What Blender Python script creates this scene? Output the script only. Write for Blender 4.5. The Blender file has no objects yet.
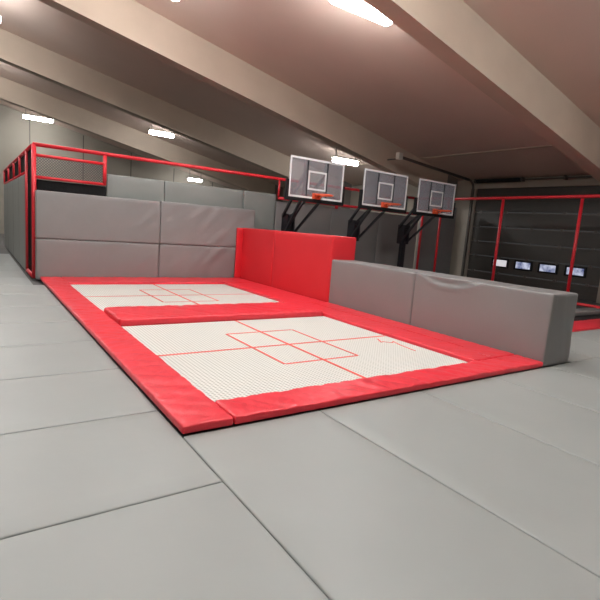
import bpy, bmesh, math, random
from mathutils import Vector, Matrix, noise
random.seed(7)
scene = bpy.context.scene
C = scene.collection

# ------------------------------------------------------------------ materials
def srgb(r, g, b):
    f = lambda c: ((c/255+.055)/1.055)**2.4 if c/255 > .04045 else c/255/12.92
    return (f(r), f(g), f(b), 1)

def new_mat(name):
    m = bpy.data.materials.new(name); m.use_nodes = True
    nt = m.node_tree; b = nt.nodes['Principled BSDF']
    return m, nt, b

def simple(name, col, rough=.5, metal=0, bump=0, scale=20, var=0, spec=.5, vscale=None):
    m, nt, b = new_mat(name)
    b.inputs['Base Color'].default_value = col
    b.inputs['Roughness'].default_value = rough
    b.inputs['Metallic'].default_value = metal
    b.inputs['Specular IOR Level'].default_value = spec
    tc = nt.nodes.new('ShaderNodeTexCoord')
    if bump:
        n = nt.nodes.new('ShaderNodeTexNoise'); n.inputs['Scale'].default_value = scale
        n.inputs['Detail'].default_value = 4
        nt.links.new(tc.outputs['Object'], n.inputs['Vector'])
        bp = nt.nodes.new('ShaderNodeBump'); bp.inputs['Strength'].default_value = bump
        bp.inputs['Distance'].default_value = .02
        nt.links.new(n.outputs['Fac'], bp.inputs['Height']); nt.links.new(bp.outputs['Normal'], b.inputs['Normal'])
    if var:
        n2 = nt.nodes.new('ShaderNodeTexNoise'); n2.inputs['Scale'].default_value = vscale or 1.5
        n2.inputs['Detail'].default_value = 5
        nt.links.new(tc.outputs['Object'], n2.inputs['Vector'])
        mx = nt.nodes.new('ShaderNodeMixRGB'); mx.blend_type = 'MULTIPLY'; mx.inputs['Color1'].default_value = col
        rp = nt.nodes.new('ShaderNodeValToRGB')
        rp.color_ramp.elements[0].position = .3; rp.color_ramp.elements[1].position = .7
        rp.color_ramp.elements[0].color = (1-var, 1-var, 1-var, 1); rp.color_ramp.elements[1].color = (1, 1, 1, 1)
        nt.links.new(n2.outputs['Fac'], rp.inputs['Fac'])
        mx.inputs['Fac'].default_value = 1
        nt.links.new(rp.outputs['Color'], mx.inputs['Color2']); nt.links.new(mx.outputs['Color'], b.inputs['Base Color'])
    return m

M = {}
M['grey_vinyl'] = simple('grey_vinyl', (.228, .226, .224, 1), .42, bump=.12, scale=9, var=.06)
M['grey_mat'] = simple('grey_mat_vinyl', (.315, .338, .326, 1), .45, bump=.10, scale=6, var=.07, vscale=.9)
M['pale_vinyl'] = simple('pale_grey_vinyl', (.22, .235, .222, 1), .45, bump=.1, scale=9, var=.05)
M['dark_vinyl'] = simple('dark_grey_vinyl', (.21, .205, .20, 1), .5, bump=.1, scale=9, var=.05)
M['red_vinyl'] = simple('red_vinyl', (.78, .035, .055, 1), .36, bump=.25, scale=11, var=.05)
M['red_wall'] = simple('red_wall_vinyl', (.66, .022, .032, 1), .42, bump=.10, scale=9, var=.05)
M['red_tube'] = simple('red_tube_foam', (.62, .018, .03, 1), .4, bump=.05, scale=40)
M['red_line'] = simple('red_line_print', (.76, .085, .06, 1), .6)
M['pale_print'] = simple('pale_print', (.85, .35, .35, 1), .5)
M['black_vinyl'] = simple('black_vinyl', (.010, .010, .011, 1), .6, bump=.4, scale=14, spec=.2)
M['column'] = simple('column_dimmed', (.20, .178, .155, 1), .75, bump=.2, scale=6, var=.15)  # dim light on the columns put into a darker colour
M['black_metal'] = simple('black_metal', (.012, .012, .016, 1), .35, bump=.03, scale=60)
M['black_net'] = simple('black_net_cord', (.014, .013, .013, 1), .8)
M['grey_net'] = simple('grey_net_cord', (.09, .08, .075, 1), .8)
M['white_paint'] = simple('white_paint', (.75, .75, .75, 1), .45)
M['orange'] = simple('orange_paint', (.75, .10, .03, 1), .4)
M['net_cord'] = simple('white_net_cord', (.6, .55, .55, 1), .8)
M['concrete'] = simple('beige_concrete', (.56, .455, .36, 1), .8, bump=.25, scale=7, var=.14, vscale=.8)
M['ceiling'] = simple('painted_ceiling', (.66, .51, .43, 1), .75, bump=.12, scale=3, var=.08, vscale=.5)
M['wall'] = simple('painted_wall', (.33, .295, .245, 1), .8, bump=.15, scale=5, var=.08, vscale=.6)
M['slab'] = simple('concrete_slab', (.12, .118, .115, 1), .7, bump=.2, scale=8, var=.2)
M['door_panel'] = simple('door_panel_steel', (.052, .047, .041, 1), .5, bump=.08, scale=5, var=.06)
M['door_rail'] = simple('galvanised_rail', (.10, .09, .08, 1), .45, .5, bump=.05, scale=30)
M['door_strip'] = simple('door_edge_strip', (.11, .10, .09, 1), .4, .3)
M['joint'] = simple('dark_joint', (.10, .085, .075, 1), .8)
M['steel'] = simple('frame_steel', (.25, .25, .26, 1), .4, .8)
M['box'] = simple('white_plastic', (.6, .57, .5, 1), .5)
M['lane_bed'] = simple('black_lane_bed', (.02, .02, .022, 1), .6, bump=.3, scale=120)

def emit(name, col, s):
    m, nt, b = new_mat(name)
    b.inputs['Base Color'].default_value = (.8, .8, .8, 1)
    b.inputs['Emission Color'].default_value = col
    b.inputs['Emission Strength'].default_value = s
    return m
LAMP = 88
M['lamp'] = emit('led_diffuser', (.965, .99, 1, 1), LAMP)

def bed_mat():
    m, nt, b = new_mat('woven_trampoline_bed')
    b.inputs['Roughness'].default_value = .75
    tc = nt.nodes.new('ShaderNodeTexCoord')
    hs = []
    for d in ('X', 'Y'):
        w = nt.nodes.new('ShaderNodeTexWave'); w.bands_direction = d; w.inputs['Scale'].default_value = 7.2
        w.inputs['Distortion'].default_value = .15
        nt.links.new(tc.outputs['Object'], w.inputs['Vector']); hs.append(w)
    mu = nt.nodes.new('ShaderNodeMath'); mu.operation = 'MULTIPLY'
    nt.links.new(hs[0].outputs['Fac'], mu.inputs[0]); nt.links.new(hs[1].outputs['Fac'], mu.inputs[1])
    rp = nt.nodes.new('ShaderNodeValToRGB')
    rp.color_ramp.elements[0].position = .0; rp.color_ramp.elements[0].color = (.72, .725, .68, 1)
    rp.color_ramp.elements[1].position = .75; rp.color_ramp.elements[1].color = (.36, .365, .33, 1)
    nt.links.new(mu.outputs[0], rp.inputs['Fac']); nt.links.new(rp.outputs['Color'], b.inputs['Base Color'])
    bp = nt.nodes.new('ShaderNodeBump'); bp.inputs['Strength'].default_value = .3; bp.inputs['Distance'].default_value = .004
    bp.invert = True
    nt.links.new(mu.outputs[0], bp.inputs['Height']); nt.links.new(bp.outputs['Normal'], b.inputs['Normal'])
    return m
M['bed'] = bed_mat()

def glass_mat(name, tint, fac_add, rough=.03):
    m = bpy.data.materials.new(name); m.use_nodes = True
    nt = m.node_tree; nt.nodes.clear()
    o = nt.nodes.new('ShaderNodeOutputMaterial'); mix = nt.nodes.new('ShaderNodeMixShader')
    t = nt.nodes.new('ShaderNodeBsdfTransparent'); t.inputs['Color'].default_value = tint
    g = nt.nodes.new('ShaderNodeBsdfGlossy'); g.inputs['Roughness'].default_value = rough
    fr = nt.nodes.new('ShaderNodeFresnel'); fr.inputs['IOR'].default_value = 1.5
    ad = nt.nodes.new('ShaderNodeMath'); ad.inputs[1].default_value = fac_add
    nt.links.new(fr.outputs[0], ad.inputs[0]); nt.links.new(ad.outputs[0], mix.inputs[0])
    nt.links.new(t.outputs[0], mix.inputs[1]); nt.links.new(g.outputs[0], mix.inputs[2])
    df = nt.nodes.new('ShaderNodeBsdfDiffuse'); df.inputs['Color'].default_value = (.72, .72, .78, 1)
    m2 = nt.nodes.new('ShaderNodeMixShader'); m2.inputs[0].default_value = .2     # pale diffuse haze standing in for the hall's reflection
    nt.links.new(mix.outputs[0], m2.inputs[1]); nt.links.new(df.outputs[0], m2.inputs[2])
    nt.links.new(m2.outputs[0], o.inputs[0])
    return m
M['board_glass'] = glass_mat('backboard_acrylic', (.86, .87, .9, 1), .10, .05)

def window_mat():
    # daylight seen through the scratched door panes
    m, nt, b = new_mat('daylit_door_pane')
    tc = nt.nodes.new('ShaderNodeTexCoord')
    n = nt.nodes.new('ShaderNodeTexNoise'); n.inputs['Scale'].default_value = 4.5; n.inputs['Detail'].default_value = 3
    nt.links.new(tc.outputs['Object'], n.inputs['Vector'])
    rp = nt.nodes.new('ShaderNodeValToRGB')
    rp.color_ramp.elements[0].position = .35; rp.color_ramp.elements[0].color = srgb(70, 82, 125)
    rp.color_ramp.elements[1].position = .62; rp.color_ramp.elements[1].color = srgb(190, 195, 215)
    nt.links.new(n.outputs['Fac'], rp.inputs['Fac'])
    nt.links.new(rp.outputs['Color'], b.inputs['Emission Color'])
    b.inputs['Base Color'].default_value = (.05, .05, .06, 1); b.inputs['Roughness'].default_value = .1
    b.inputs['Emission Strength'].default_value = 1.0
    return m
M['pane'] = window_mat()
M['pane_white'] = emit('white_daylit_pane', srgb(215, 212, 218), .75)

# ------------------------------------------------------------------ helpers
def obj(name, bm, m, parent=None, smooth=False):
    me = bpy.data.meshes.new(name)
    bmesh.ops.recalc_face_normals(bm, faces=bm.faces[:])
    if smooth:
        for f in bm.faces: f.smooth = True
    bm.to_mesh(me); bm.free()
    me.materials.append(M[m])
    o = bpy.data.objects.new(name, me); C.objects.link(o)
    if parent:
        o.parent = parent
        o.matrix_parent_inverse = Matrix.Translation(-parent.location) if parent.type == 'EMPTY' else Matrix()
    return o
def tag(o, label, cat, group=None):
    o['label'] = label; o['category'] = cat
    if group: o['group'] = group
    return o
def thing(name, label, cat, loc=(0, 0, 0), group=None):
    o = bpy.data.objects.new(name, None); C.objects.link(o); o.location = loc; o.empty_display_size = .2
    return tag(o, label, cat, group)
def struct(name, bm, m, parent=None):
    o = obj(name, bm, m, parent)
    if not parent: o['kind'] = 'structure'
    return o

def box(bm, x0, x1, y0, y1, z0, z1):
    vs = [bm.verts.new(p) for p in ((x0,y0,z0),(x1,y0,z0),(x1,y1,z0),(x0,y1,z0),(x0,y0,z1),(x1,y0,z1),(x1,y1,z1),(x0,y1,z1))]
    for f in ((0,3,2,1),(4,5,6,7),(0,1,5,4),(1,2,6,5),(2,3,7,6),(3,0,4,7)): bm.faces.new([vs[i] for i in f])
    return bm
def BOX(*a): return box(bmesh.new(), *a)
def bbox(x0, x1, y0, y1, z0, z1, w=.01, seg=2):
    bm = BOX(x0, x1, y0, y1, z0, z1)
    bmesh.ops.bevel(bm, geom=bm.edges[:], offset=w, segments=seg, profile=.6, affect='EDGES')
    return bm
def bar(bm, a, b, w, h=None, up=Vector((0, 0, 1))):
    a, b = Vector(a), Vector(b); h = h or w
    d = (b-a).normalized()
    if abs(d.dot(up)) > .98: up = Vector((0, 1, 0))
    s = d.cross(up).normalized()*w/2; u = s.cross(d).normalized()*h/2
    vs = [bm.verts.new(p+i*s+j*u) for p in (a, b) for i, j in ((-1,-1),(1,-1),(1,1),(-1,1))]
    for f in ((3,2,1,0),(4,5,6,7),(0,1,5,4),(1,2,6,5),(2,3,7,6),(3,0,4,7)): bm.faces.new([vs[i] for i in f])
    return bm
def tube(bm, pts, r, n=10, closed=False):
    pts = [Vector(p) for p in pts]; rings = []
    N = len(pts)
    for i, p in enumerate(pts):
        if closed: d = (pts[(i+1) % N]-pts[i-1]).normalized()
        else: d = (pts[min(i+1, N-1)]-pts[max(i-1, 0)]).normalized()
        up = Vector((0, 0, 1)) if abs(d.z) < .95 else Vector((1, 0, 0))
        s = d.cross(up).normalized(); u = s.cross(d).normalized()
        rings.append([bm.verts.new(p+r*(math.cos(2*math.pi*k/n)*s+math.sin(2*math.pi*k/n)*u)) for k in range(n)])
    R = range(N) if closed else range(N-1)
    for i in R:
        a, b = rings[i], rings[(i+1) % N]
        for k in range(n): bm.faces.new((a[k], a[(k+1) % n], b[(k+1) % n], b[k]))
    if not closed: bm.faces.new(rings[0][::-1]); bm.faces.new(rings[-1])
    return bm
def TUBE(pts, r, n=10, closed=False): return tube(bmesh.new(), pts, r, n, closed)

def soft(x0, x1, y0, y1, z0, z1, r=.03, step=.07, disp=None, taper=None):
    """padded block: a box of quads with rounded edges; disp(p, n) gives an offset along the face normal"""
    def coords(a, b):
        rr = min(r, (b-a)*.49); inner = b-a-2*rr
        n = max(1, int(round(inner/step)))
        e = [0, rr*.15, rr*.45, rr]
        c = [a+t for t in e]+[a+rr+inner*i/n for i in range(1, n)]+[b-t for t in e[::-1]]
        out = []
        for t in c:
            if not out or t-out[-1] > 1e-5: out.append(t)
        return out
    X, Y, Z = coords(x0, x1), coords(y0, y1), coords(z0, z1)
    bm = bmesh.new(); V = {}
    rx, ry, rz = [min(r, (b-a)*.49) for a, b in ((x0,x1),(y0,y1),(z0,z1))]
    def v(i, j, k):
        key = (i, j, k)
        if key in V: return V[key]
        p = Vector((X[i], Y[j], Z[k]))
        q = Vector((min(max(p.x, x0+rx), x1-rx), min(max(p.y, y0+ry), y1-ry), min(max(p.z, z0+rz), z1-rz)))
        d = p-q
        if d.length > 1e-7:
            n = Vector((d.x/rx, d.y/ry, d.z/rz)); nn = n.normalized()
            p2 = q+Vector((nn.x*rx, nn.y*ry, nn.z*rz)); nrm = nn
        else: p2 = p; nrm = Vector((0, 0, 1))
        if disp: p2 = p2+nrm*disp(p2, nrm)
        if taper: p2 = taper(p2)
        V[key] = bm.verts.new(p2); return V[key]
    nx, ny, nz = len(X)-1, len(Y)-1, len(Z)-1
    for i in range(nx):
        for j in range(ny):
            bm.faces.new((v(i,j,0), v(i,j+1,0), v(i+1,j+1,0), v(i+1,j,0)))
            bm.faces.new((v(i,j,nz), v(i+1,j,nz), v(i+1,j+1,nz), v(i,j+1,nz)))
    for i in range(nx):
        for k in range(nz):
            bm.faces.new((v(i,0,k), v(i+1,0,k), v(i+1,0,k+1), v(i,0,k+1)))
            bm.faces.new((v(i,ny,k), v(i,ny,k+1), v(i+1,ny,k+1), v(i+1,ny,k)))
    for j in range(ny):
        for k in range(nz):
            bm.faces.new((v(0,j,k), v(0,j,k+1), v(0,j+1,k+1), v(0,j+1,k)))
            bm.faces.new((v(nx,j,k), v(nx,j+1,k), v(nx,j+1,k+1), v(nx,j,k+1)))
    return bm

def wrinkle(amp, sx=3, sy=3, sz=3, seed=0):
    def f(p, n):
        q = Vector((p.x*sx+seed, p.y*sy+seed*1.7, p.z*sz))
        return amp*(noise.noise(q)+.5*noise.noise(q*2.3))
    return f
def pad_disp(axis, amp, seed, z0):
    """edge pad: soft crosswise puckers along its length, none on the underside"""
    def f(p, n):
        t = p.x if axis == 'X' else p.y; s = p.y if axis == 'X' else p.x
        n1 = noise.noise(Vector((t*3.6+s*2.4+seed, s*1.1, seed))); n2 = noise.noise(Vector((t*6.5-s*3.2, s*1.6, seed+4)))
        w = .7*n1+.4*n2-1.1*max(0, 1-abs(n1)/.13)-.8*max(0, 1-abs(n2)/.12)
        k = max(0, n.z) if n.z > .3 else .35*(1 if n.z > -.3 else 0)
        return amp*w*k
    return f
def wall_disp(amp, seed, cx, cz):
    """wall panel: long diagonal drag folds, strongest near one corner (cx, cz)"""
    def f(p, n):
        if n.y > -.5: return 0
        u = (p.x-cx)*.7+(p.z-cz)*.9; v = (p.x-cx)*.7-(p.z-cz)*.7
        d = math.exp(-((p.x-cx)**2*.8+(p.z-cz)**2*1.5))
        return 1.25*amp*(.35+d)*noise.noise(Vector((u*1.0+seed, v*5.5, seed)))
    return f

# ------------------------------------------------------------------ camera (solved from the vanishing points of the mats)
f_px, yaw, pitch, roll = 476.7, .609922, .146441, .077073
cam_loc = Vector((-1.2757, -3.2224, 1.6))
fw = Vector((math.sin(yaw)*math.cos(pitch), math.cos(yaw)*math.cos(pitch), -math.sin(pitch)))
rt = Vector((math.cos(yaw), -math.sin(yaw), 0)); up = rt.cross(fw)
r2 = math.cos(roll)*rt+math.sin(roll)*up; u2 = -math.sin(roll)*rt+math.cos(roll)*up
cd = bpy.data.cameras.new('camera'); co = bpy.data.objects.new('camera', cd); C.objects.link(co)
mw = Matrix.Identity(4)
for i in range(3): mw[i][0], mw[i][1], mw[i][2], mw[i][3] = r2[i], u2[i], -fw[i], cam_loc[i]
co.matrix_world = mw
cd.sensor_fit = 'HORIZONTAL'; cd.sensor_width = 36; cd.lens = f_px/600*36; cd.shift_y = -1/600
cd.clip_start = .05; cd.clip_end = 200
scene.camera = co

# ------------------------------------------------------------------ building shell
XL, XR, YF, YB = -9.0, 15.5, -10.4, 30.4
FZ = -.06
def roof(x): return 4.12+.21*(XR-x)
def low(x): return 3.18+.21*(XR-x)
struct('floor', BOX(XL-.3, XR+.3, YF-.3, YB+.3, FZ-.2, FZ), 'slab')
bm = bmesh.new()
def prism(bm, poly, y0, y1):
    a = [bm.verts.new((x, y0, z)) for x, z in poly]; b = [bm.verts.new((x, y1, z)) for x, z in poly]
    n = len(poly)
    bm.faces.new(a); bm.faces.new(b[::-1])
    for i in range(n): bm.faces.new((a[i], b[i], b[(i+1) % n], a[(i+1) % n]))
    return bm
prism(bm, [(XL-.3, roof(XL-.3)), (XR+.3, roof(XR+.3)), (XR+.3, roof(XR+.3)+.25), (XL-.3, roof(XL-.3)+.25)], YF-.3, YB+.3)
ceil_o = struct('ceiling', bm, 'ceiling')
# board joint lines across the ceiling near the low side, and along the bays
bm = bmesh.new()
for xj, w in ((13.1, .05),):
    prism(bm, [(xj-w, roof(xj-w)-.02), (xj+w, roof(xj+w)-.02), (xj+w, roof(xj+w)+.01), (xj-w, roof(xj-w)+.01)], YF, YB)
struct('ceiling_joint', bm, 'concrete', ceil_o)
# walls
wb = struct('wall_back', prism(bmesh.new(), [(XL-.3, FZ), (XR+.3, FZ), (XR+.3, roof(XR+.3)), (XL-.3, roof(XL-.3))], YB, YB+.3), 'wall')
bm = bmesh.new()
for i in range(-3, 6):
    x = 1.75+2.95*i
    if XL < x < XR: box(bm, x-.025, x+.025, YB-.012, YB+.01, FZ, roof(x)-.06)
struct('panel_joint', bm, 'joint', wb)
struct('wall_front', prism(bmesh.new(), [(XL-.3, FZ), (XR+.3, FZ), (XR+.3, roof(XR+.3)), (XL-.3, roof(XL-.3))], YF-.3, YF), 'wall')
struct('wall_left', BOX(XL-.3, XL, YF, YB, FZ, roof(XL)), 'wall')
DY0, DY1, DZ = 3.95, 9.05, 3.72          # door opening
bm = bmesh.new()
box(bm, XR, XR+.3, YF, DY0, FZ, roof(XR+.3)); box(bm, XR, XR+.3, DY1, YB, FZ, roof(XR+.3)); box(bm, XR, XR+.3, DY0, DY1, DZ, roof(XR+.3))
struct('wall_right', bm, 'wall')
# sloping concrete roof beams with columns on the low side
k = 0
for y in (-3.6, 3.2, 10.0, 16.8, 23.6):
    k += 1
    bm = bmesh.new()
    prism(bm, [(XL, low(XL)), (13.6, low(13.6)), (13.6, roof(13.6)), (XL, roof(XL))], y, y+.32)
    prism(bm, [(13.6, low(13.6)), (14.85, low(14.85)-.12), (14.85, roof(14.85)), (13.6, roof(13.6))], y, y+.32)
    bmesh.ops.remove_doubles(bm, verts=bm.verts[:], dist=.0005)
    b_o = struct('trim_%d' % k, bm, 'concrete')
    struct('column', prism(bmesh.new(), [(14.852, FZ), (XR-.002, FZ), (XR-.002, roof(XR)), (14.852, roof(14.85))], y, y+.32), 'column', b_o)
    bm = bmesh.new()          # thicker bottom flange
    x0, x1 = XL, 13.6
    prism(bm, [(x0, low(x0)-.02), (x1, low(x1)-.02), (x1, low(x1)+.10), (x0, low(x0)+.10)], y-.05, y+.37)
    struct('beam_flange', bm, 'concrete', b_o)

# ------------------------------------------------------------------ sectional door
door = bpy.data.objects.new('door_1', None); C.objects.link(door); door.location = (XR+.12, (DY0+DY1)/2, FZ); door['kind'] = 'structure'
zs = [FZ, .47, 1.09, 1.66, 2.23, 2.81, 3.39, DZ+.1]
panes = []
for i in range(7):
    z0, z1 = zs[i]+.012, zs[i+1]-.012
    bm = bbox(XR+.10, XR+.16, DY0-.1, DY1+.1, z0, z1, .012, 1)
    if i != 1:
        for t in (.33, .66): # pressed ribs
            zz = z0+(z1-z0)*t; box(bm, XR+.092, XR+.104, DY0-.08, DY1+.08, zz-.012, zz+.012)
        ds = obj('door_section', bm, 'door_panel', door)
        obj('top_strip', BOX(XR+.085, XR+.104, DY0-.08, DY1+.08, z1-.035, z1-.004), 'door_strip', ds)
    else:
        s = obj('door_section', bm, 'door_panel', door)
    bm = bmesh.new()
    for q in range(5): box(bm, XR+.07, XR+.10, DY0+.35+q*1.1, DY0+.45+q*1.1, z1-.05, z1+.05)
    if i < 6: obj('door_hinge', bm, 'door_rail', door)
wi = 0
for yc in (7.62, 6.67, 5.74, 4.79):
    wi += 1
    if yc < DY0+.2: continue
    w = obj('window_frame', bbox(XR+.07, XR+.11, yc-.36, yc+.36, .69, 1.05, .03, 2), 'black_vinyl', door)
    p_bm = bbox(XR+.062, XR+.074, yc-.28, yc+.28, .75, .99, .004, 1)
    po = obj('window_pane', p_bm, 'pane_white' if wi == 1 else 'pane', w)
    if wi == 1: po['label'] = 'whitish bright pane'
# guide track: upright at the jamb, bent back below the ceiling, with spring shaft over the header
tr = thing('door_track', 'dark steel lifting door track beside the concrete column, bending back below the ceiling', 'door track', (XR-.06, 9.16, FZ))
obj('upright_track', bar(bmesh.new(), (XR-.06, 9.16, FZ), (XR-.06, 9.16, 3.7), .08, .09), 'door_rail', tr)
pts = [(XR-.06, 9.16, 3.70)]
for a in range(1, 9):
    t = a/8*math.pi/2; pts.append((XR-.06-.35*(1-math.cos(t)), 9.16, 3.70+.32*math.sin(t)))
obj('curved_track', TUBE(pts, .045, 8), 'door_rail', tr)
obj('overhead_track', bar(bmesh.new(), (XR-.38, 9.16, 4.02), (11.3, 9.16, 4.33), .06, .09), 'door_rail', tr)
obj('side_bracket', bar(bmesh.new(), (11.4, 9.16, 4.33), (11.4, 10.0, 4.33), .04), 'door_rail', tr)
bx_ = obj('junction_box', bbox(11.05, 11.25, 9.09, 9.25, 4.24, 4.48, .02, 2), 'box', tr); bx_['label'] = 'pale box at the track end'
sh = thing('door_spring_shaft', 'dark spring shaft with black drum above the lifting door', 'spring shaft', (XR-.14, 6.5, 3.98))
obj('shaft', TUBE([(XR-.14, 3.95, 3.98), (XR-.14, 9.10, 3.98)], .03, 8), 'door_rail', sh)
obj('spring', TUBE([(XR-.14, 7.1, 3.98), (XR-.14, 8.95, 3.98)], .075, 12), 'black_vinyl', sh)
for y in (5.5, 7.05, 9.03):
    obj('bearing_bracket', bbox(XR-.20, XR-.004, y-.035, y+.035, 3.92, 4.06, .01, 1), 'door_rail', sh)

# ------------------------------------------------------------------ floor mats
def mat_obj(x0, x1, y0, y1, label, seed):
    g = .004
    bm = soft(x0+g, x1-g, y0+g, y1-g, FZ, 0, .014, .16, wrinkle(.0022, 1.6, 1.6, 1, seed))
    return tag(obj('floor_mat', bm, 'grey_mat', None, True), label, 'floor mat', 'grey vinyl floor mats')
ordn = ['first', 'second', 'third', 'fourth', 'fifth', 'sixth', 'seventh', 'eighth', 'ninth', 'tenth', 'eleventh', 'twelfth', 'thirteenth', 'fourteenth']
y = -1.97
for i in range(14):
    y1 = y+1.26
    if i == 0: lb = 'grey floor mat in the bottom left corner, nearest of the left-hand row'
    elif i == 1: lb = 'grey floor mat reaching the near left corner of the red edging'
    elif i < 9: lb = 'grey floor mat along the left red edging, %s from the camera' % ordn[i]
    else: lb = 'grey floor mat beside the left side fence, %s from the camera' % ordn[i]
    mat_obj(-2.52, .002 if y1 < 9.0 else -.2, y, y1, lb, i*3.1)
    y = y1
xb = [0, 1.28, 2.62, 3.92, 5.24, 6.56, 7.88, 9.20, 10.52]
fl = ['grey floor mat before the front red pad, leftmost of the front row',
      'grey floor mat before the front red pad, second from left',
      'grey floor mat before the front red pad, third from left',
      'grey floor mat at the right end of the front red pad',
      'grey floor mat in front of the free end of the grey barrier',
      'grey floor mat right of the barrier end, sixth in the front row',
      'grey floor mat at the right edge, seventh in the front row',
      'grey floor mat at the far right, last of the front row']
for i in range(8):
    mat_obj(xb[i], xb[i+1], -2.5, .002, fl[i], 50+i*2.3)
xb2 = [5.84, 6.56, 7.88, 9.20, 10.52, 11.84]
fl2 = ['narrow grey vinyl floor mat directly beside the right face of the grey barrier',
       'grey vinyl floor mat behind the barrier end, second along the far red pad',
       'grey floor mat in front of the far red pad, third along it',
       'grey vinyl floor mat in front of the far red pad, fourth along it',
       'grey vinyl floor mat in front of the far red pad, last along it']
for i in range(5): mat_obj(xb2[i], xb2[i+1], .002, 1.27, fl2[i], 80+i*1.9)

# ------------------------------------------------------------------ trampolines
W = 5.06
def trampoline(label, y0, y1, marks):
    x0, x1 = .436, 4.098
    t = thing('trampoline', label, 'trampoline', ((x0+x1)/2, (y0+y1)/2, FZ), 'white trampolines in the red court')
    bm = bmesh.new()
    bed = obj('bed', soft(x0, x1, y0, y1, .012, .03, .006, .12), 'bed', t)
    bm = bmesh.new()
    cx, cy = 2.27, (y0+y1)/2; z0, z1 = .0305, .0325; w = .021
    def ln(xa, xb_, ya, yb_): box(bm, xa, xb_, ya, yb_, z0, z1)
    ln(cx-w, cx+w, y0+.02, y1-.02); ln(x0+.02, cx-w, cy-w, cy+w); ln(cx+w, x1-.02, cy-w, cy+w)
    hx, hy = .565, .78
    for s in (-1, 1):
        ln(cx+s*hx-w*.8, cx+s*hx+w*.8, cy-hy, cy-w); ln(cx+s*hx-w*.8, cx+s*hx+w*.8, cy+w, cy+hy)
        for a, b in ((-hx+w*.8, -w), (w, hx-w*.8)):
            ln(cx+a, cx+b, cy+s*hy-w*.8, cy+s*hy+w*.8)
    o = obj('court_lines', bm, 'red_line', bed); o['label'] = 'red cross and rectangle lines'
    if marks:
        bm = bmesh.new()
        P = [(3.80, 1.90), (3.70, 1.72), (3.76, 1.74), (3.85, 1.64), (3.93, 1.70), (3.87, 1.50), (3.83, 1.17)]
        for a, b in zip(P[:-1], P[1:]):
            bar(bm, (a[0], a[1], .0315), (b[0], b[1], .0315), .022, .003)
        o = obj('printed_mark', bm, 'red_line', bed); o['label'] = 'thin red printed squiggle'
    bm = bmesh.new()
    e = .03
    for xa, xb_, ya, yb_ in ((x0-.12, x0-.06, y0-.1, y1+.1), (x1+.06, x1+.12, y0-.1, y1+.1)):
        box(bm, xa, xb_, ya, yb_, FZ, 0)
    for ya, yb_ in ((y0-.1, y0-.04), (y1+.04, y1+.1)): box(bm, x0-.06, x1+.06, ya, yb_, FZ, 0)
    obj('frame', bm, 'steel', t)
    return t
trampoline('nearer white trampoline bed with red cross and rectangle lines, in front of the divider pad', .406, 3.655, True)
trampoline('farther white trampoline bed with red cross and rectangle lines, next to the grey padded wall', 4.656, 7.944, False)

def pad(x0, x1, y0, y1, z0, z1, axis, label, seed, amp=.009, r=.022, name='edge_pad', taper=None):
    bm = soft(x0, x1, y0, y1, z0, z1, r, .03, pad_disp(axis, amp, seed, z0), taper)
    return tag(obj(name, bm, 'red_vinyl', None, True), label, 'pad', 'red edge pads around the trampolines')
pad(0, .43, 0, 4.775, .004, .078, 'Y', 'long red vinyl pad along the left side of the nearer trampoline', 1)
pad(.004, .43, 4.785, 8.94, .004, .078, 'Y', 'red vinyl pad along the left side of the farther trampoline, up to the grey wall', 2)
fp = pad(.437, W-.01, 0, .40, .004, .078, 'X', 'front red vinyl pad along the near edge beside the grey floor mats', 3)
rp_ = pad(4.104, W-.02, .41, 4.77, .004, .084, 'Y', 'wide red vinyl pad between nearer trampoline and the grey barrier', 4, .005)
pad(4.104, W-.02, 4.785, 7.94, .004, .078, 'Y', 'red vinyl pad between farther trampoline and the red padded wall', 5, .005)
pad(.437, W-.02, 7.95, 8.94, .004, .078, 'X', 'red vinyl pad along the foot of the grey padded wall, behind the farther trampoline', 6, .005)
pad(.437, 4.096, 3.662, 4.65, .004, .14, 'X', 'thick wrinkled red divider pad lying between the two trampolines', 7, .009, .045, 'divider_pad')
# stitched welt and faint print on the wide right pad
bm = bmesh.new()
for i in range(18):
    y0 = .95+i*.21
    bar(bm, (4.60, y0, .086), (4.60, y0+.21, .086), .012, .006)
obj('seam_welt', bm, 'red_vinyl', rp_)
bm = bmesh.new()
for i in range(6):
    bar(bm, (4.46+.02*(i % 2), .46+i*.032, .086), (4.53-.015*(i % 3), .468+i*.032, .086), .008, .005)
o = obj('faint_print', bm, 'pale_print', rp_); o['label'] = 'faint pale printed mark'

# ------------------------------------------------------------------ padded walls
GY = 8.97
def panel(name, x0, x1, y0, y1, z0, z1, m, label, cat, group, dsp, r=.03, step=.07):
    return tag(obj(name, soft(x0, x1, y0, y1, z0, z1, r, step, dsp), m, None, True), label, cat, group)
WG = 'grey pads of the front padded wall'
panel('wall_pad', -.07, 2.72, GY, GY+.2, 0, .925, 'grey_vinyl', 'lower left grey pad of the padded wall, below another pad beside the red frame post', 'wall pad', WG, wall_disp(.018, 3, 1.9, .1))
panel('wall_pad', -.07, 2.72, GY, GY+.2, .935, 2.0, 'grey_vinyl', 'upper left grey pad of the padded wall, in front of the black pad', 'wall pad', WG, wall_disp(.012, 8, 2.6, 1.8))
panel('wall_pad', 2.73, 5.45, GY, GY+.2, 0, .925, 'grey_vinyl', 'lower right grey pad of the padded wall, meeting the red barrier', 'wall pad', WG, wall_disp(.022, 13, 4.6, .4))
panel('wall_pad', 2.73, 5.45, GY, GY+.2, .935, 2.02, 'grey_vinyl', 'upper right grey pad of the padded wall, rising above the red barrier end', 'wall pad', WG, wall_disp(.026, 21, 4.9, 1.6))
PG = 'tall pale grey pads behind the front wall'
PY_ = 9.34
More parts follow.
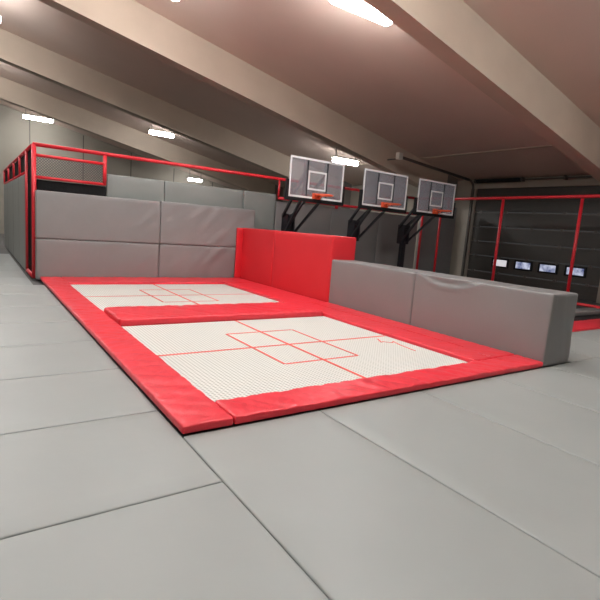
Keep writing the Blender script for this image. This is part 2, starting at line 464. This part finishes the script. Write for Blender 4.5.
for (a, b, lb) in ((1.50, 2.92, 'tall pale grey pad standing next to the black pad'), (2.93, 5.25, 'wide tall pale grey pad in the middle of the rear wall'),
                   (5.26, 6.33, 'tall pale grey pad at the right end, above the red barrier corner')):
    panel('wall_pad', a, b, PY_, PY_+.15, FZ, 2.56, 'pale_vinyl', lb, 'wall pad', PG, wall_disp(.008, a*3, b-.3, 2.2), .025, .12)
panel('black_pad', -.02, 1.49, 9.36, 9.48, FZ, 2.25, 'black_vinyl', 'black pad behind the upper left grey wall pad, below the red mesh panel', 'wall pad', None, wall_disp(.012, 5, .7, 2.1), .03, .08)
DG = 'dark grey pads at the back of the basketball court'
xs = [6.36, 8.5, 10.62, 12.66]
for i in range(3):
    panel('wall_pad', xs[i]+.005, xs[i+1]-.005, PY_, PY_+.12, FZ, 2.36, 'dark_vinyl',
          ['dark grey court pad below the leftmost hoop, beside the pale pads', 'dark grey court pad behind the middle hoop', 'dark grey court pad behind the rightmost hoop, beside the corner post'][i],
          'wall pad', DG, wall_disp(.008, 30+i*4, xs[i]+1, 1.5), .025, .12)

panel('wall_pad', 12.84, 14.84, PY_, PY_+.12, FZ, 2.9, 'dark_vinyl', 'tall dark panel added for the dim wall between the corner post and the column', 'wall pad', DG, wall_disp(.008, 47, 13.8, 1.5), .025, .12)  # dark panel added where the wall lies in dim light
# red barrier: two upright foam blocks
def red_disp(seed):
    def f(p, n):
        return .006*noise.noise(Vector((p.x*2, p.y*1.6+seed, p.z*1.6))) if abs(n.y) < .4 else 0
    return f
RB = 'red padded barrier blocks'
XB0, XB1 = 5.06, 5.72
t = thing('red_barrier_block', 'red padded barrier block in the corner against the grey wall', 'barrier block', (5.4, 8.0, 0), RB)
obj('body', soft(XB0, XB1, 7.195, 8.93, 0, 1.5, .03, .09, red_disp(2)), 'red_wall', t, True)
obj('corner_flap', soft(4.87, XB0-.001, 8.87, 8.93, .083, 1.49, .008, .08), 'red_wall', t, True)
t = tag(obj('red_barrier_block', soft(XB0, XB1, 4.79, 7.185, 0, 1.5, .03, .09, red_disp(9)), 'red_wall', None, True),
        'red padded barrier block standing beside the end of the low grey barrier', 'barrier block', RB)
# low grey barrier: two blocks, the near one with a crumpled top edge
def grey_disp(seed, crumple=None):
    def f(p, n):
        v = .006*noise.noise(Vector((p.x*2, p.y*1.8+seed, p.z*1.8))) if abs(n.y) < .4 else 0
        if n.y < -.7 and p.y < .2: v += .016*noise.noise(Vector((p.x*6+p.z*1.6, seed, p.z*.7)))
        if crumple and n.x < -.2 or (crumple and n.z > .4):
            yc = crumple
            d = math.exp(-((p.y-yc)/.42)**2)
            arc = .97-.13*(1-((p.y-yc)/.6)**2)
            if n.x < -.3: v += .032*d*math.exp(-((p.z-arc)/.035)**2)-.045*d*math.exp(-((p.z-arc-.06)/.035)**2)
            else: v -= .02*d*math.exp(-((p.x-XB0)/.12)**2)
        return v
    return f
GB = 'low grey padded barrier blocks'
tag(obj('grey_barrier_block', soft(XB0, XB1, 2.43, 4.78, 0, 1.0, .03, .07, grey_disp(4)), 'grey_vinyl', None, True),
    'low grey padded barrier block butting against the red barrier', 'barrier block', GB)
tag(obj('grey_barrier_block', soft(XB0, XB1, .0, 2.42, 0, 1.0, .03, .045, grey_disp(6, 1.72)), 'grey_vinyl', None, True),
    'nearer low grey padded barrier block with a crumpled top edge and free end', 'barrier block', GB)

# ------------------------------------------------------------------ red tube frames
R_ = .045
FY = 9.24
RZ = 3.0
fr = thing('court_back_frame', 'red tube frame running behind the padded walls and the hoops', 'frame', (6, FY, FZ))
obj('top_rail', TUBE([(-.1, FY, RZ), (12.75, FY, RZ+.02)], R_, 12), 'red_tube', fr, True)
obj('mesh_rail', TUBE([(-.1, FY, 2.77), (1.42, FY, 2.77)], .035, 10), 'red_tube', fr, True)
obj('mesh_rail', TUBE([(-.1, FY, 2.29), (1.42, FY, 2.29)], .035, 10), 'red_tube', fr, True)
obj('pad_rail', TUBE([(6.36, FY, 2.45), (12.75, FY, 2.45)], R_, 10), 'red_tube', fr, True)
obj('post', TUBE([(-.08, FY, 0.0), (-.08, FY, RZ)], .05, 12), 'red_tube', fr, True)
obj('post', TUBE([(1.42, FY, 2.27), (1.42, FY, RZ-.03)], .045, 12), 'red_tube', fr, True)
obj('post', TUBE([(12.75, FY, FZ), (12.75, FY, RZ)], .045, 12), 'red_tube', fr, True)
obj('short_post', TUBE([(6.36, FY, 2.45), (6.36, FY, RZ-.02)], .03, 10), 'red_tube', fr, True)
obj('short_post', TUBE([(8.6, FY, 2.33), (8.6, FY, 2.52)], .055, 10), 'red_tube', fr, True)
bm = bmesh.new()
def lattice(bm, P, ulen, vlen, step, w, flip):
    # diagonal cords filling a ulen x vlen rectangle; P(u, v) -> point
    for sgn in (1, -1):
        n = int((ulen+vlen)/step)
        for i in range(1, n+1):
            c = i*step
            if sgn > 0: a = (max(0, c-vlen), min(c, vlen)); b = (min(c, ulen), max(0, c-ulen))
            else: a = (max(0, c-vlen), vlen-min(c, vlen)); b = (min(c, ulen), vlen-max(0, c-ulen))
            if (Vector(P(*a))-Vector(P(*b))).length > .02: bar(bm, P(*a), P(*b), w)
lattice(bm, lambda u, v: (-.05+u, FY, 2.32+v), 1.43, .42, .06, .011, False)
o = obj('wire_mesh', bm, 'grey_net', fr); o['label'] = 'grey diamond mesh between the red rails'

sf = thing('court_side_frame', 'red tube frame with leaning upright posts in front of the dark lifting door', 'frame', (12.75, 5, FZ))
obj('top_rail', TUBE([(12.75, FY-.06, RZ+.02), (12.75, -.9, RZ+.12)], R_, 12), 'red_tube', sf, True)
for yy in (8.40, 5.98, 3.56, 1.1, -.9):
    obj('post', TUBE([(12.75, yy, FZ), (12.75, yy, RZ+.02)], .045, 12), 'red_tube', sf, True)
obj('bottom_rail', TUBE([(12.75, FY-.06, .10), (12.75, -.9, .10)], R_, 10), 'red_tube', sf, True)

lf = thing('side_fence_frame', 'red tube frame with black net receding at the left, behind the corner post', 'frame', (-.1, 13, 0))
obj('top_rail', TUBE([(-.1, FY+.06, RZ-.03), (-.1, 19.6, RZ-.03)], R_, 12), 'red_tube', lf, True)
obj('pad_rail', TUBE([(-.1, 10.55, 2.46), (-.1, 19.6, 2.46)], .04, 12), 'red_tube', lf, True)
obj('base_rail', TUBE([(-.1, FY+.06, .05), (-.1, 10.45, .05)], .05, 12), 'red_tube', lf, True)
for i, yy in enumerate((10.5, 12.4, 14.6, 17.1, 19.6)):
    obj('post', TUBE([(-.1, yy, 0 if i < 1 else 2.46), (-.1, yy, RZ-.03)], .05, 12), 'red_tube', lf, True)
bm = bmesh.new()
lattice(bm, lambda u, v: (-.08, 10.55+u, 2.5+v), 9.0, .43, .05, .026, False)
n_o = obj('upper_net', bm, 'black_net', lf); n_o['label'] = 'black net between the red rails'
bm = bmesh.new()
lattice(bm, lambda u, v: (-.08, FY+.07+u, .1+v), 1.13, 2.82, .05, .03, False)
n_o = obj('gate_net', bm, 'black_net', lf); n_o['label'] = 'tall black net beside the corner post'
ys = [10.56, 12.35, 14.55, 17.05, 19.55]
for i in range(4):
    tag(obj('fence_pad', soft(-.15, -.03, ys[i]+.01, ys[i+1]-.01, 0, 2.41, .03, .12, wrinkle(.006, 2, 2, 2, i*5)), 'pale_vinyl', None, True),
        ['nearest beige grey pad of the left side fence, behind the black net', 'second beige grey pad of the left side fence', 'third beige grey pad of the left side fence, at the photo edge',
         'farthest beige grey pad of the left side fence'][i], 'wall pad', 'pads of the left side fence')

# ------------------------------------------------------------------ basketball court floor
tag(obj('lane_pad', soft(5.86, 12.65, 1.29, 1.92, FZ, .03, .03, .08, pad_disp('X', .006, 11, 0)), 'red_vinyl', None, True),
    'red pad on the floor beyond the grey barrier, seen at the right edge', 'pad')
tag(obj('lane_bed', bbox(5.86, 12.65, 1.95, 3.2, FZ, -.01, .01, 1), 'lane_bed'), 'black jumping surface of the basketball court beyond the barrier', 'jumping surface')
tag(obj('lane_pad', soft(5.86, 12.65, 3.22, 4.1, FZ, .03, .03, .12, pad_disp('X', .006, 17, 0)), 'red_vinyl', None, True), 'red court pad behind the black jumping surface, in front of the hoops', 'pad')
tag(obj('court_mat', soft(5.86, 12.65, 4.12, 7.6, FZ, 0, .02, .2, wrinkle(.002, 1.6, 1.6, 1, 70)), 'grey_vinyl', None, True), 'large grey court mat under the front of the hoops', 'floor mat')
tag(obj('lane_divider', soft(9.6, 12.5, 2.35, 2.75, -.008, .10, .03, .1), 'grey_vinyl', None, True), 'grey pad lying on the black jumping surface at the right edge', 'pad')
for i in range(3):
    a = [5.86, 8.1, 10.4, 12.65]
    tag(obj('floor_mat', soft(a[i]+.005, a[i+1]-.005, 7.63, 9.12, FZ, 0, .014, .16), 'dark_vinyl', None, True),
        'dark floor mat under the %s basketball hoop' % ['leftmost', 'middle', 'rightmost'][i], 'floor mat', 'dark mats under the hoops')

# ------------------------------------------------------------------ basketball hoops
def hoop(label):
    """built around its own origin: board centre at x=0, pole at y=+1.3"""
    t = thing('basketball_hoop', label, 'basketball hoop', (0, 0, 0), 'basketball hoops')
    bw, z0, z1 = .865, 2.38, 3.38
    py = 1.22
    obj('pole', bbox(-.08, .08, py-.08, py+.08, .02, 1.85, .02, 2), 'black_metal', t)
    obj('base_plate', bbox(-.3, .3, py-.3, py+.3, 0, .03, .01, 1), 'black_metal', t)
    bm = bmesh.new()
    box(bm, -.13, -.085, py-.14, py+.16, 1.35, 1.98); box(bm, .085, .13, py-.14, py+.16, 1.35, 1.98)
    tube(bm, [(-.16, py+.10, 1.9), (.16, py+.10, 1.9)], .03, 8); tube(bm, [(-.16, py-.08, 1.42), (.16, py-.08, 1.42)], .03, 8)
    obj('pivot_bracket', bm, 'black_metal', t)
    for s in (-1, 1):
        obj('upper_arm', bar(bmesh.new(), (s*.14, py+.10, 1.9), (s*.33, .10, 3.0), .055, .07), 'black_metal', t)
        obj('lower_arm', bar(bmesh.new(), (s*.15, py-.08, 1.45), (s*.33, .10, 2.47), .05, .065), 'black_metal', t)
        obj('board_strut', bbox(s*.33-.028, s*.33+.028, .02, .12, z0+.03, z1-.04, .008, 1), 'black_metal', t)
    obj('height_adjuster', TUBE([(0, py-.02, 1.62), (0, .5, 2.35)], .03, 8), 'black_metal', t)
    obj('lower_crossbar', bbox(-.36, .36, .03, .11, 2.44, 2.52, .01, 1), 'black_metal', t)
    b = obj('backboard', bbox(-bw, bw, -.01, .01, z0, z1, .004, 1), 'board_glass', t); b['label'] = 'clear backboard pane'
    bm = bmesh.new()          # white border and target square
    e = .05
    for x0, x1, a, c in ((-bw, -bw+e, z0, z1), (bw-e, bw, z0, z1), (-bw+e, bw-e, z1-e, z1), (-bw+e, bw-e, z0, z0+e)):
        box(bm, x0, x1, -.018, -.0105, a, c)
    o = obj('border_line', bm, 'white_paint', b); o['label'] = 'white border of the board'
    bm = bmesh.new()
    h, a, c, w = .29, z0+.22, z0+.70, .045
    for x0, x1, p, q in ((-h, -h+w, a, c), (h-w, h, a, c), (-h+w, h-w, c-w, c), (-h+w, h-w, a, a+w)):
        box(bm, x0, x1, -.018, -.0105, p, q)
    o = obj('target_square', bm, 'white_paint', b); o['label'] = 'white target rectangle'
    for s in (-1, 1):
        obj('divider_bar', BOX(s*.315-.017, s*.315+.017, -.017, -.0105, z0+e, z1-e), 'black_metal', b)
    bm = bmesh.new()          # black pad along the lower edge, turned up the sides
    box(bm, -bw-.06, bw+.06, -.03, .06, z0-.09, z0); box(bm, -bw-.06, -bw, -.03, .06, z0, z0+.42); box(bm, bw, bw+.06, -.03, .06, z0, z0+.42)
    obj('edge_pad', bm, 'black_vinyl', b)
    bm = bmesh.new()
    rc, rr, rzz = -.36, .225, z0+.10
    ring = [(rr*math.cos(i/28*2*math.pi), rc+rr*math.sin(i/28*2*math.pi), rzz) for i in range(28)]
    rim = obj('rim', TUBE(ring, .016, 8, True), 'orange', t, True); rim['label'] = 'orange rim'
    bm = bmesh.new()
    box(bm, -.10, .10, -.16, -.019, rzz-.012, rzz+.012); box(bm, -.13, .13, -.032, -.019, rzz-.10, rzz+.05)
    bar(bm, (-.08, -.03, rzz-.09), (-.08, -.2, rzz-.01), .02); bar(bm, (.08, -.03, rzz-.09), (.08, -.2, rzz-.01), .02)
    obj('rim_bracket', bm, 'orange', rim)
    return t
def dup(root, loc, label):
    r = root.copy(); C.objects.link(r); r.location = loc; r['label'] = label
    def rec(src, dst):
        for ch in list(src.children):
            c = ch.copy(); C.objects.link(c); c.parent = dst; rec(ch, c)
    rec(root, r)
    return r
HY = 7.05
h0 = hoop('leftmost basketball hoop with clear backboard, standing behind the red barrier')
h1 = dup(h0, (8.60, HY, 0), 'middle basketball hoop with clear backboard, between two others')
h2 = dup(h0, (10.82, HY, 0), 'rightmost basketball hoop with clear backboard, nearest the lifting door')
h0.location = (6.15, HY, 0)

# ------------------------------------------------------------------ ceiling lights
def lamp(x, y, drop, L=1.45, label='', w=.20, tray=True):
    z = roof(x)-drop
    t = thing('ceiling_light', label, 'ceiling light', (x, y, z), 'linear ceiling lights')
    obj('housing', bbox(x-L/2, x+L/2, y-(w/2+.10 if tray else .03), y+(w/2+.10 if tray else .03), z, z+.05, .01, 1), 'box', t)
    d = obj('diffuser', bbox(x-L/2+.02, x+L/2-.02, y-w/2, y+w/2, z-.17, z-.001, .07, 3), 'lamp', t)
    for s in (-1, 1):
        xx = x+s*L*.4
        obj('hanger', bar(bmesh.new(), (xx, y, z+.06), (xx, y, roof(xx)+.02), .02), 'door_rail', t)
    return t
lamp(6.4, 20.4, .38, 1.2, 'linear ceiling light over the tall pale pads, second from the left')
lamp(11.45, 12.5, .45, 1.3, 'linear ceiling light above the gap between the leftmost and middle hoops')
lamp(1.95, 28.0, .4, 1.5, 'leftmost linear ceiling light far back on the roof')
lamp(11.35, 28.3, .62, 1.0, 'small far linear ceiling light just above the pale pads')
i = 0
for (x, y) in ((-2.6, .4), (.6, .2), (3.2, .6), (4.9, 4.3), (8.5, -1.8), (-2.2, 7.2), (1.6, 7.0), (-6, 3), (-2.5, -6.5), (-1.2, 13.4), (-4.2, 13.4), (-1.3, 20.2), (-4.5, 20.2)):  # unseen lamps; right-hand and far-bay ones added to brighten beams and ceiling
    i += 1
    lb = {(4.9, 4.3): 'nearest linear ceiling light, added for brightness just behind the beam at upper right', (1.6, 7.0): 'linear ceiling light over the farther trampoline',
          (-2.2, 7.2): 'linear ceiling light above the left floor mats beside the farther trampoline', (.6, .2): 'linear ceiling light over the near left corner of the trampolines',
          (3.2, .6): 'linear ceiling light over the front red pad', (8.5, -1.8): 'linear ceiling light added to brighten a beam, over mats right of the grey barrier'}
    lamp(x, y, .5 if x > 4 else .9, 1.5, lb.get((x, y), 'unseen linear ceiling light over the left side of the hall'), .2, False)

# ------------------------------------------------------------------ world, colour
w = bpy.data.worlds.new('world'); scene.world = w; w.use_nodes = True
w.node_tree.nodes['Background'].inputs[0].default_value = (.5, .5, .52, 1)
w.node_tree.nodes['Background'].inputs[1].default_value = .1
scene.view_settings.view_transform = 'Standard'; scene.view_settings.look = 'None'
scene.view_settings.exposure = 0.0; scene.view_settings.gamma = 1; scene.view_settings.use_curve_mapping = False
